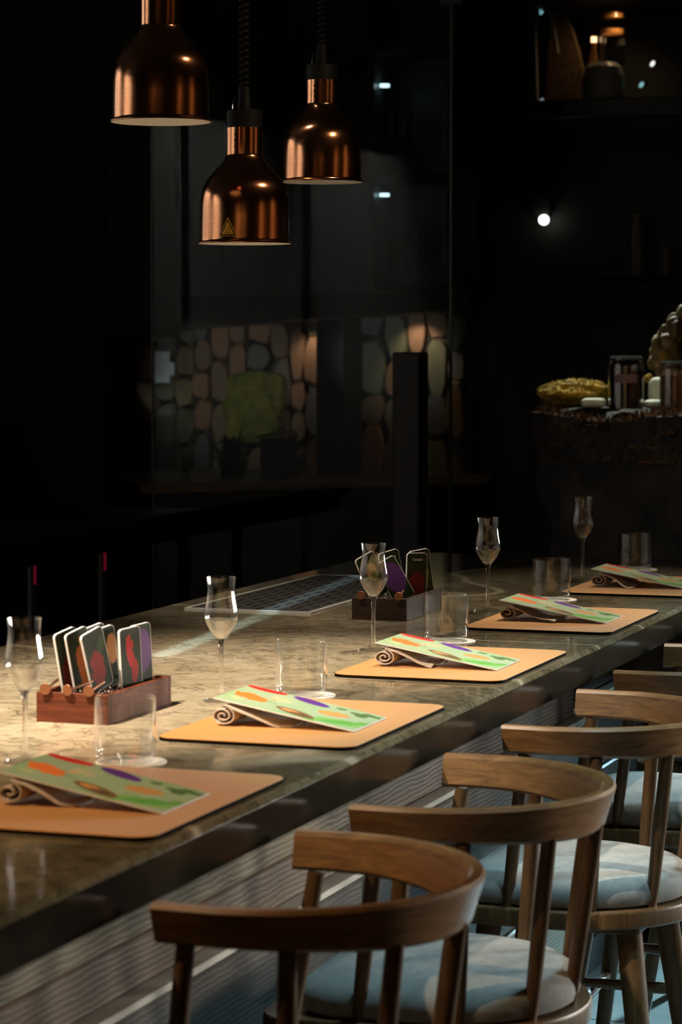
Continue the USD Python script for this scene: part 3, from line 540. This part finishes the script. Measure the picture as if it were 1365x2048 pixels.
# ------------------------------------------------------------------ copper heat lamps
def lamp_mesh():
    q = .921e-3
    o = [(36, 0), (36, 52), (37, 56), (39, 60), (44, 70), (54, 81), (65, 92), (73, 101), (79.5, 111), (84, 123), (86.6, 137), (88, 155), (88.6, 180), (89, 221), (90, 224.5), (93.5, 226), (95, 227.5), (94.6, 229.2), (92.5, 229.6)]
    P = [(r*q, -v*q) for r, v in o]; inn = [(r*q-.0012, z) for r, z in P[:14]]
    return P, [(P[-1][0], P[-1][1])] + [(inn[-1][0], -227.4*q)] + inn[::-1]
LP = [(4.198, 1.802, .365, 'upper left copper heat lamp, cut by the top of the picture'), (4.567, 1.794, .170, 'lowest copper heat lamp, with a yellow hot-surface warning triangle'), (5.258, 1.891, .322, 'right-hand copper heat lamp, hanging behind the other two')]
for i, (x, y, zr, lab) in enumerate(LP):
    q = .921e-3; zt = zr + 229*q
    t = thing('heat_lamp', lab, 'lamp', (x, y, zt), 0, 'copper heat lamps over the bar')
    P, I = lamp_mesh()
    part(t, 'shade', lathe(P, 72), 'copper', smooth=40); part(t, 'shade_lining', lathe(I, 72), 'white_inside', smooth=40, label='white inside of the shade')
    part(t, 'cap', lathe([(0, .033), (.031, .033), (.0325, .031), (.0325, -.002), (0, -.002)], 48), 'rubber')
    part(t, 'cord_grip', lathe([(0, .075), (.0095, .075), (.0105, .070), (.0125, .034), (0, .034)], 24), 'rubber')
    vd = np.array([-.94, -.33]); base = math.atan2(vd[1], vd[0])
    hs = []
    for a in (base-.50, base+.12, base+.9, base-1.3, base+1.7, base+2.6, base-2.2):
        for k in (14, 26, 38):
            d = lathe([(0, 0), (.0019, 0), (.0019, .0004), (0, .0004)], 10); d.apply_transform(trimesh.transformations.rotation_matrix(PI/2, (0, 1, 0))); d.apply_translation((36*q, 0, -k*q)); d.apply_transform(trimesh.transformations.rotation_matrix(a, (0, 0, 1))); hs.append(d)
    part(t, 'vent_hole', cat_(hs), 'black_matte', kind='stuff')
    sw = thing_sw = tube([(-.012*1.0, .016, .033), (-.013, .017, .044), (-.010, .014, .056)], [.003, .0022, .0018], 8); part(t, 'toggle_switch', sw, 'chrome')
    L = ZC - zt - .075; n = int(L/.0118)*14; k = np.linspace(0, 1, n); a = k*2*PI*n/14
    part(t, 'coiled_cord', tube(np.c_[.0068*np.cos(a), .0068*np.sin(a), .074+k*L], .0028, 7), 'rubber', smooth=60)
    if i == 1:
        def wrap(poly, off):
            tm = ext(poly, .0002); v = np.array(trimesh.remesh.subdivide_to_size(tm.vertices, tm.faces, .003)[0]); f = trimesh.remesh.subdivide_to_size(tm.vertices, tm.faces, .003)[1]
            r = 89*q+.0003+off+v[:, 2]; th = base - .345 + v[:, 0]/(89*q)
            return trimesh.Trimesh(np.c_[r*np.cos(th), r*np.sin(th), v[:, 1]-.199], f, process=True)
        tri = Polygon([(-.0155, 0), (.0155, 0), (0, .031)]); 
        stk = part(t, 'warning_sticker', wrap(tri.buffer(.0012), 0), 'sticker_yellow')
        part(stk, 'border', wrap(tri.buffer(.0002).difference(tri.buffer(-.0024)), .0003), 'sticker_black')
        waves = [LineString([(x+.0013*math.sin(u*2*PI), .0072+.0105*u) for u in np.linspace(0, 1, 14)]).buffer(.00055) for x in (-.0042, 0, .0042)] + [LineString([(-.0062, .0052), (.0062, .0052)]).buffer(.0006)]
        part(stk, 'heat_symbol', wrap(shapely.union_all(waves), .0003), 'sticker_black')

# ------------------------------------------------------------------ glass partition beyond the bar
gp = thing('glass_partition', 'clear frameless glass screen behind the far end of the bar, with a vertical joint', 'glass screen', (8.4, 0, ZF), kind='structure')
H = ZC-ZF
part(gp, 'pane', cb(0, .010, 2.575, 3.64, .01, H-.02, .001), 'pane'); part(gp, 'pane', cb(0, .010, 1.0, 2.565, .01, H-.02, .001), 'pane')
part(gp, 'edge_strip', cb(-.001, .011, 2.5655, 2.5745, .01, H-.02, .001), 'pane_edge'); part(gp, 'edge_strip', cb(-.001, .011, 3.6405, 3.645, .01, H-.02, .001), 'pane_edge')
for z in (2.66,): part(gp, 'clamp', cb(-.012, .022, 2.53, 2.61, z, z+.05, .003), 'black_metal')
solo('timber_post', cb(8.15, 8.25, 2.598, 2.69, ZF, -.052, .004), 'dark_wood', 'short dark timber post standing behind the bar, before the glass screen', 'post')

# ------------------------------------------------------------------ kitchen side, left
solo('wall_panel', cat_([cb(8.8, 8.84, 4.00, 6.6, ZF, ZC, .004), cb(8.8, 8.84, 3.72, 3.998, -.004, ZC, .004)]), 'black_matte', kind='structure')
kt = thing('work_table', 'dark kitchen work table with two round steel legs at the left, behind the bar', 'table', (7.75, 3.58, ZF))
part(kt, 'tabletop', cb(-1.3, 1.0, .02, .95, .925, .965, .003), 'table_dark')
part(kt, 'front_rail', cb(-1.28, .98, .05, .08, .865, .925, .002), 'black_metal')
for lx in (-.22, .31):
    part(kt, 'leg', lathe([(0, .03), (.019, .03), (.019, .865), (0, .865)], 20).apply_translation((lx, .10, 0)), 'leg_steel')
    part(kt, 'red_indicator', cb(-.021, -.0185, -.004, .004, .80, .862, .0006).apply_transform(trimesh.transformations.rotation_matrix(.9, (0, 0, 1))).apply_translation((lx, .10, 0)), 'red_glow')  # glowing strip standing in for a red reflection on the leg
    part(kt, 'foot', lathe([(0, 0), (.014, 0), (.018, .012), (.010, .03), (0, .03)], 16).apply_translation((lx, .10, 0)), 'rubber')

# white tiled kitchen wall to the left, outside the picture: it shows in the copper shades
kw = thing('wall_kitchen', kind='structure')
for a, b in ((.6, 2.0), (2.06, 3.35), (3.50, 5.05), (5.15, 7.2)): part(kw, 'wall_panel', cb(a, b, 4.90, 4.95, ZF, 1.05, .003), 'tile_white')
part(kw, 'backing', cb(.4, 7.4, 4.96, 5.02, ZF, ZC, .003), 'black_matte')

# ------------------------------------------------------------------ far room behind the glass
spot('stone_wash_a', (10.97, 4.02, .03), (11.1, 4.02, -.15), .10, (1, .78, .55), 50, .8, .01)
spot('stone_wash_b', (10.97, 3.53, .06), (11.1, 3.53, -.10), .14, (1, .80, .55), 50, .8, .01)
spot('stone_wash_c', (10.3, 3.72, -.12), (11.1, 3.64, -.08), .30, (.75, .95, 1), 24, .9, .01)
spot('stone_wash_d', (10.2, 4.45, -.14), (11.1, 4.40, -.20), .5, (.85, .95, .95), 30, .9, .02)
ws = thing('wall_stone', kind='structure'); part(ws, 'mortar', cb(11.12, 11.19, 3.30, 5.1, -.75, .20, .001), 'rock')
rng = random.Random(21); y = 3.33
while y < 5.05:
    wcol = rng.uniform(.07, .12); z = -.72+rng.uniform(0, .08)
    while z < .14:
        h = rng.uniform(.12, .26); cxs = y+wcol/2; pts = []
        for k in range(10):
            a = 2*PI*k/10; rr = rng.uniform(.86, 1.16); pts.append((math.copysign(abs(math.cos(a))**.7, math.cos(a))*wcol*.55*rr, math.copysign(abs(math.sin(a))**.7, math.sin(a))*h*.54*rr))
        dpt = rng.uniform(.015, .05); V = [(11.13, cxs+py, z+h/2+pz) for py, pz in pts] + [(11.12-dpt, cxs+py*.82, z+h/2+pz*.85) for py, pz in pts]
        part(ws, 'stone', hull(V), rng.choice(['stone_a', 'stone_b', 'stone_c', 'stone_d']), smooth=45); z += h+.002
    y += wcol+.001
solo('stone_wall_pillar', cb(10.85, 11.1, 3.80, 3.93, -.598, .3, .004), 'wall_dark', kind='structure')
so = hull([(x, yy, zz) for x in (10.55, 11.1) for yy, zz in ((5.3, .0), (5.3, ZC), (3.2, ZC), (3.2, .105))]); 
solo('bulkhead', hull([(x, yy, zz) for x in (10.68, 11.08) for yy, zz in ((5.3, -.01), (5.3, .24), (3.44, .24), (3.30, .105))]), 'wall_dark', kind='structure')
ms = trimesh.creation.icosphere(5, 1.0); ms.vertices = np.sign(ms.vertices)*np.abs(ms.vertices)**.45; ms = lumpy(ms, .16, 2.6, 5); v = ms.vertices*np.array([.03, .135, .155]); ms.vertices = v; ms.apply_translation((11.06, 4.30, -.32))
solo('moss_panel', ms, 'moss_wall', 'large olive-green moss panel on the stone wall behind the glass', 'moss')
np_ = thing('pinned_notice', 'pale stepped paper notice on the stone wall at the far left', 'notice', (11.04, 4.69, -.22))
part(np_, 'sheet', cb(0, .004, .012, .085, .01, .15, .0005), 'notice_paper'); part(np_, 'sheet', cb(-.005, -.001, -.012, .05, .045, .10, .0005), 'notice_paper')
spot('notice_spot', (10.3, 4.6, .25), (11.04, 4.72, -.15), .5, (.7, .95, 1), 10, .3, .01)
# back counter under the stone wall
bc = thing('back_counter', 'dark back counter in front of the far stone wall', 'counter', (0, 0, 0))
poly = Polygon([(9.9, 4.35), (11.05, 3.2), (11.1, 3.2), (11.1, 5.2), (9.9, 5.2)])
part(bc, 'counter_top', ext(poly, .04, -.64), 'dark_steel', smooth=False); part(bc, 'cabinet_body', ext(poly.buffer(-.03), .93, ZF), 'black_matte', smooth=False)
for (x, yy, lab, rg) in ((10.55, 4.20, 'dark leafy plant on the back counter below the moss panel', 3), (10.75, 4.02, 'second dark leafy plant on the back counter, before the pillar', 4)):
    rq = random.Random(rg); leaves = []
    t = thing('potted_plant', lab, 'plant', (x, yy, -.60)); part(t, 'pot', lathe([(0, 0), (.05, 0), (.065, .07), (.058, .07), (.05, .06), (0, .06)], 24), 'black_matte')
    for _ in range(60):
        a, el, L = rq.uniform(0, 2*PI), rq.uniform(.2, 1.4), rq.uniform(.07, .15); d = np.array([math.cos(a)*math.cos(el), math.sin(a)*math.cos(el), math.sin(el)]); sd = np.cross(d, (0, 0, 1.)); sd /= np.linalg.norm(sd); b0 = np.array([0, 0, .06])
        n_ = np.cross(sd, d); leaves.append(hull([b0, b0+d*L, b0+d*L*.5+sd*.018, b0+d*L*.5-sd*.018, b0+d*L*.5+n_*.004]))
    part(t, 'foliage', cat_(leaves), 'foliage', kind='stuff')
tl = thing('serving_tray', 'small bright steel tray edge on the back counter under the moss', 'tray', (10.35, 3.93, -.60)); part(tl, 'stand', cb(-.05, .05, -.05, .05, 0, .175, .004), 'black_matte'); part(tl, 'plate', hull([(x, yy, z) for x in (-.10, .10) for yy, z in ((-.055, .205), (.055, .185), (-.055, .195), (.055, .176))]), 'steel')

# grey cupboards left of the niche
cp = thing('tall_cupboard', 'tall grey cupboards behind the glass, left of the lit niche', 'cupboard', (10.4, 3.5, .18))
part(cp, 'carcass', cb(.02, .35, 0, 1.5, 0, 1.27, .002), 'wall_dark')
for a, b in ((.004, .36), (.366, .67), (.676, .98), (.986, 1.496)):
    part(cp, 'door', cb(0, .02, a, b, .004, 1.02, .002), 'panel_grey'); part(cp, 'door', cb(0, .02, a, b, 1.026, 1.266, .002), 'panel_grey')
spot('cupboard_spot_a', (9.9, 4.23, .95), (10.4, 4.23, .45), .035, COOL, 34, .9, .01)
spot('cupboard_spot_b', (9.9, 3.72, .75), (10.4, 3.72, .30), .05, COOL, 36, .9, .01)
# lit niche with glasses
nc = thing('display_niche', 'narrow shelf niche with cool puck lights and glasses, right of the cupboards', 'shelf', (10.2, 3.135, .18))
part(nc, 'header_panel', cb(0, .02, -.02, .33, .981, 1.27, .001), 'black_matte'); part(nc, 'back_panel', cb(.33, .35, 0, .31, 0, .98, .001), 'panel_grey'); part(nc, 'side_panel', cb(0, .33, .31, .33, 0, .98, .001), 'panel_grey'); part(nc, 'side_panel', cb(0, .33, -.02, 0, 0, .98, .001), 'black_matte')
for z in (0, .445, .96): part(nc, 'shelf_board', cb(0, .33, .0005, .3095, z, z+.02, .001), 'black_matte')
for z in (.385, .825):
    pk = part(nc, 'puck_light', lathe([(0, 0), (.020, 0), (.020, .012), (0, .012)], 24).apply_translation((.06, .285, z)), 'lens_cool')
rng = random.Random(8)
GL = [(.10, .27, .465, 1.35), (.12, .225, .465, 1.2), (.14, .18, .465, 1.3), (.07, .265, .02, .9), (.07, .235, .02, .9), (.07, .205, .02, .9), (.15, .25, .02, 1.1), (.15, .215, .02, 1.1), (.15, .18, .02, 1.1)]
gw = None
for k, (dx, dy, dz, sc) in enumerate(GL):
    lab = f'clear stemmed glass on the {"upper" if k < 3 else "lower"} niche shelf, {["first", "second", "third"][k % 3]} from the left{["", " in front", " at the back"][0 if k < 3 else 1 + (k >= 6)]}'
    pr = [(r*sc*.42, z*sc) for r, z in tulip()]
    t = thing('niche_glass', lab, 'glass', (10.2+dx, 3.135+dy, .18+dz+.0005), 0, 'glasses in the niche'); part(t, 'glass_body', lathe(pr, 20), 'crystal', smooth=60)

# ------------------------------------------------------------------ pass window, upper right
pw = thing('window_1', kind='structure'); part(pw, 'frame_rail', cb(11.10, 11.32, 1.5, 3.56, .93, 1.01, .004), 'black_metal'); part(pw, 'frame_post', cb(11.10, 11.32, 3.42, 3.56, 1.01, ZC, .004), 'black_metal')
part(pw, 'sill', cb(11.32, 11.90, 1.5, 3.5, .93, 1.0, .003), 'black_matte')
ac = thing('arched_chair', 'dim chair with thin arched frame and brown upholstered back beyond the pass window', 'chair', (11.5, 3.03, 1.0))
k = np.linspace(0, 1, 30); arch = [(0, .085, .0)] + [(0, .055+.042*math.cos(a), .36+.085*math.sin(a)) for a in np.linspace(0, PI, 20)] + [(0, .012-.02*u, .36-.11*u) for u in np.linspace(.05, 1, 6)]
part(ac, 'frame', tube(arch, .006, 10), 'steel_dull')
bk = hull([(dx, yy, zz) for dx in (.02, .07) for yy, zz in ((.06, .0), (-.12, .0), (-.135, .10), (-.10, .24), (-.06, .36), (-.02, .43), (.03, .43))]); part(ac, 'upholstered_back', lumpy(bk.subdivide().subdivide().subdivide(), .004, 30, 2), 'hide_cloth')
cf = thing('glass_carafe', 'tall amber-lit glass carafe standing beyond the pass window', 'carafe', (11.55, 2.79, 1.0))
part(cf, 'glass_body', lathe([(0, 0), (.055, 0), (.056, .01), (.054, .47), (.05, .47), (.050, .012), (0, .012)], 32), 'crystal', smooth=60)
for z in (.33, .40): part(cf, 'amber_band', lathe([(.045, z), (.0495, z), (.0495, z+.022), (.045, z+.022)], 32), 'amber')
ab = thing('amber_bottle', 'small amber bottle left of the tall carafe', 'bottle', (11.58, 2.880, 1.0)); part(ab, 'body', lathe([(0, 0), (.022, 0), (.023, .22), (.012, .27), (.011, .33), (0, .33)], 24), 'amber'); part(ab, 'tea_light', lathe([(0, .30), (.0125, .30), (.0125, .325), (0, .325)], 16), 'lens_warm')
bw = thing('white_bowl', 'pale rounded ceramic pot on the pass window sill', 'pot', (11.395, 2.79, 1.0)); part(bw, 'body', lathe([(0, 0), (.07, 0), (.09, .03), (.092, .12), (.08, .17), (.055, .19), (.05, .185), (.075, .16), (.085, .12), (.083, .035), (0, .01)], 32), 'ceramic'); 
for (x, yy, z, nm, lab, mt) in ((11.5, 3.102, 1.435, 'indicator_lamp', 'small teal glowing dot at the very top of the pass window', 'led_teal2'), (11.5, 2.596, 1.19, 'indicator_lamp', 'small round white glowing dot beyond the pass window, to the right', 'glow_white'), (11.5, 2.645, 1.10, 'indicator_lamp', 'small slanted teal glowing dot low in the pass window', 'led_teal2'), (11.36, 3.06, 1.03, 'indicator_lamp', 'tiny dim white glowing dot on the sill under the chair', 'glow_dim'), (11.6, 2.45, 1.17, 'indicator_lamp', 'faint green glowing dot at the right edge of the pass window', 'glow_green')):
    t = thing(nm, lab, 'lamp', (x, yy, z), 0, rot=(35, 0, 0)); part(t, 'housing', cb(.004, .03, -.012, .012, -.016, .026, .003), 'black_metal'); part(t, 'lens', lumpy(trimesh.creation.icosphere(2, 1.0), 0, 1).apply_scale((.006, .009, .014) if nm else 1), mt)  # small coloured dots that glow, each on a black block
spot('pass_glow', (11.45, 2.70, 1.42), (11.6, 2.85, 1.1), .25, (1, .62, .32), 60, .9, .01)
# wall spotlight
sl = thing('wall_spotlight', 'black round wall spotlight with a glaring white lens', 'lamp', (11.18, 3.0, .535))
hd = lathe([(0, 0), (.045, 0), (.047, .004), (.047, .05), (.044, .055), (0, .055)], 32); hd.apply_transform(trimesh.transformations.rotation_matrix(-PI/2, (0, 1, 0))); part(sl, 'head', hd.apply_translation((0, 0, .02)), 'black_matte')
ln = trimesh.creation.icosphere(3, .022).apply_translation((-.068, -.02, -.036)); part(sl, 'lens', ln, 'lens_white')
# slim vases on a wall shelf
wsf = solo('wall_shelf', cb(11.0, 11.2, 2.0, 2.7, .235, .255, .002), 'black_matte', 'thin dark shelf on the far wall at the right', 'shelf')
for yy, z0, hh, lab in ((2.565, .256, .26, 'slim grey vase at the left of the far wall shelf'), (2.44, .256, .12, 'short slim grey vase at the right of the far wall shelf')):
    t = thing('slim_vase', lab, 'vase', (11.1, yy, z0)); part(t, 'body', lathe([(0, 0), (.022, 0), (.024, .02), (.022, hh*.8), (.014, hh*.92), (.016, hh), (.012, hh), (.012, hh*.9), (0, hh*.88)], 24), 'ceramic_dim')

# ------------------------------------------------------------------ mossy rock display, right
rk = thing('rock_display', 'dark mossy boulder display with jars on top, at the right beyond the bar', 'rock', (8.0, 1.62, ZF))
top = ZF
base = trimesh.creation.box((1.1, 1.1, 1.0)); 
for _ in range(5): base = base.subdivide()
v = np.array(base.vertices); zz = v[:, 2]+.5; shrink = .60+.40*np.clip(zz, 0, 1)**.8; rr = np.hypot(v[:, 0], v[:, 1]); mx = np.maximum(np.abs(v[:, 0]), np.abs(v[:, 1])); rnd = np.where(rr > 0, mx/np.maximum(rr, 1e-6), 1)**.75
v = np.c_[v[:, 0]*shrink*rnd*.62, v[:, 1]*shrink*rnd*1.0, zz*1.33]; base.vertices = v; base = lumpy(base, .06, 4, 3, 4); v = np.array(base.vertices); v[:, 2] = np.where(v[:, 2] > 1.27, 1.27+np.clip((v[:, 2]-1.27)*1.2, 0, .085), v[:, 2]); base.vertices = v; part(rk, 'boulder', base, 'rock', smooth=60)

def add_tufts(mesh_pts, rg, n, L, rad):
    out = []
    for _ in range(n):
        p = mesh_pts[rg.randrange(len(mesh_pts))]; a, el = rg.uniform(0, 2*PI), rg.uniform(.1, 1.5); d = np.array([math.cos(a)*math.cos(el), math.sin(a)*math.cos(el), math.sin(el)])
        q = p + d*L*rg.uniform(.5, 1.2); sd = np.array([-d[1], d[0], 0]); sd /= max(np.linalg.norm(sd), 1e-6)
        out.append(hull([p-sd*rad, p+sd*rad, q, p+np.array([0, 0, rad])]))
    return cat_(out)
rg = random.Random(31)
tv = np.array(base.vertices); tv = tv[tv[:, 2] > 1.20]
edge = tv[(tv[:, 0] < -.20) & (tv[:, 2] < 1.37)]
part(rk, 'dry_moss', add_tufts(edge, rg, 2600, .035, .004), 'dry_moss', kind='stuff')
def on_rock(name, label, cat, loc): return thing(name, label, cat, (8.0+loc[0], 1.62+loc[1], ZF+loc[2]))
ZR = 1.3555
mm = lumpy(trimesh.creation.icosphere(4, 1.0), .25, 2.2, 7); mm.vertices = np.array(mm.vertices)*np.array([.10, .12, .045])
solo('yellow_moss', cat_([mm, add_tufts(np.array(mm.vertices), rg, 900, .009, .004)]), 'moss', 'mustard-yellow moss cushion on the left end of the boulder display', 'moss', loc=(8.05, 2.045, ZF+ZR+.044))
for k, (x, y, z, sx, sy, sz, lab) in enumerate(((7.93, 1.965, .0, .04, .035, .016, 'flat pale stone slab left of the dark jar'), (7.95, 1.775, .0, .05, .035, .014, 'pale stone slab between the two jars'), (8.06, 1.79, .003, .03, .033, .046, 'upright pale stone between the jars'))):
    b = trimesh.creation.icosphere(3, 1.0); v = np.array(b.vertices); v = np.sign(v)*np.abs(v)**.6*np.array([sx, sy, sz]); b.vertices = v; b = lumpy(b, .004, 20, k)
    solo('pale_stone', b, 'pale_stone', lab, 'stone', loc=(x, y, ZF+ZR+sz+.004))
def jar(loc, h, r, fill, label, paper=True):
    t = thing('storage_jar', label, 'jar', loc)
    part(t, 'contents', lathe([(0, .004), (r-.004, .004), (r-.004, h*.72), (0, h*.72)], 32), fill)
    part(t, 'glass_body', lathe([(r-.003, .0), (r, .004), (r, h*.80), (r*.93, h*.88), (r*.88, h*.90), (r*.88, h*.93), (r*.86, h*.93), (r*.86, h*.90), (r-.002, h*.80), (r-.002, .004)], 36), 'thin_glass', smooth=60)
    part(t, 'lid', lathe([(0, h), (r*.80, h*.995), (r*.94, h*.96), (r*.94, h*.932), (0, h*.932)], 36), 'lid_glass')
    if paper:
        a = np.linspace(-.75, .55, 12)+PI+.35; P = [(r+.0006)*np.array([math.cos(q), math.sin(q)]) for q in a]; V = [(p[0]*f, p[1]*f, z) for f in (1, 1.004) for z in (h*.50, h*.66) for p in P]
        n = len(P); f = []
        for q in range(n-1):
            for o, s_ in ((0, 1), (2*n, -1)): f += [(o+q, o+q+1, o+n+q+1)[::s_], (o+q, o+n+q+1, o+n+q)[::s_]]
        part(t, 'paper_label', (V, f), 'label_paper')
    return t
jar((7.90, 1.858, ZF+ZR+.0005), .165, .054, 'dark_liquid', 'squat glass jar with dark contents and a paper label, on the boulder display')
jar((7.87, 1.699, ZF+ZR+.0005), .150, .048, 'dry_moss', 'glass jar with brown contents cut by the right edge, on the boulder display', False)
# gnarled pale rootwood rising at the right edge
rw = thing('rootwood', 'gnarled knobbly pale rootwood rising from the boulder display at the right edge', 'driftwood', (8.17, 1.615, ZF+ZR+.012))
path = [(0, .10, .028), (.0, .13, .05), (-.01, .195, .095), (0, .185, .13), (.01, .165, .155), (0, .172, .19), (0, .155, .225), (.02, .13, .27), (.02, .06, .31)]
P = np.array(path); kk = np.linspace(0, len(P)-1, 90); P = np.c_[[np.interp(kk, np.arange(len(P)), P[:, q]) for q in range(3)]].T
for _ in range(6): P[1:-1] = (P[:-2]+2*P[1:-1]+P[2:])/4
part(rw, 'stem', lumpy(tube(P, .026+.010*np.sin(kk*5.1)+.012*np.sin(kk*2.2+1)**2, 20), .016, 26, 3), 'rootwood', smooth=70)
knobs = []
for q in range(34):
    c = P[rg.randrange(25, 85)]; m_ = lumpy(trimesh.creation.icosphere(3, 1.0).apply_scale((rg.uniform(.010, .02), rg.uniform(.010, .03), rg.uniform(.012, .034))), .007, 34, q); m_.apply_translation(c + np.array([rg.uniform(-.03, .005), rg.uniform(-.02, .035), rg.uniform(-.02, .02)])); knobs.append(m_)
part(rw, 'knobs', cat_(knobs), 'rootwood', smooth=70)
part(rw, 'yellow_lichen', cat_([lumpy(trimesh.creation.icosphere(3, r_), .005, 40, q).apply_translation(c_) for q, (c_, r_) in enumerate((((-.03, .225, .08), .016), ((-.03, .175, .145), .018), ((-.03, .195, .115), .013)))]), 'moss')
spot('rock_spot', (8.9, 2.3, 1.25), (8.05, 1.85, -.15), 16, (.95, 1, .86), 12, .5, .015)

# added unseen slit box by the ceiling, throwing a thin cool streak over the bar
PA, PB, PL = np.array([4.55, 1.962, ZT]), np.array([6.22, 2.140, ZT]), np.array([5.0, 2.9, 1.37])
mid = (PA+PB)/2; dz = (PL-mid); dn = dz/np.linalg.norm(dz)
sl_c = PL - dn*.10; sc_ = .10/np.linalg.norm(dz); al = (PB-PA); hl = np.linalg.norm(al)/2*sc_; al /= np.linalg.norm(al); wd = np.cross(dn, al); wd /= np.linalg.norm(wd)
pj_ = thing('slit_projector', 'added unseen black slit box by the ceiling, shaping the cool streak', 'lamp')
def plate(a0, a1, b0, b1): return hull([sl_c + al*a + wd*b + dn*c for a in (a0, a1) for b in (b0, b1) for c in (0, .0006)])
hw = .00085
part(pj_, 'shutter', cat_([plate(-.08, .08, hw, .05), plate(-.08, .08, -.05, -hw), plate(-.08, -hl, -hw, hw), plate(hl, .08, -hw, hw)]), 'black_matte')
def wall(c, u, v, w_, hu, hv): return hull([c + u*a + v*b + w_*t for a in (-hu, hu) for b in (-hv, hv) for t in (0, .001)])
part(pj_, 'housing', cat_([wall(sl_c+dn*.06+wd*.05, al, dn, wd, .08, .06), wall(sl_c+dn*.06-wd*.051, al, dn, wd, .08, .06), wall(sl_c+dn*.06+al*.08, wd, dn, al, .05, .06), wall(sl_c+dn*.06-al*.081, wd, dn, al, .05, .06), wall(sl_c+dn*.12, al, wd, dn, .081, .051)]), 'black_metal')
spot('projector_lamp', tuple(PL), tuple(mid), 40, (.62, .90, 1), 40, .1, .0006)

spot('rock_front_spot', (7.1, 1.3, 1.2), (7.75, 1.75, -.25), 2.2, WARM, 16, .6, .015)
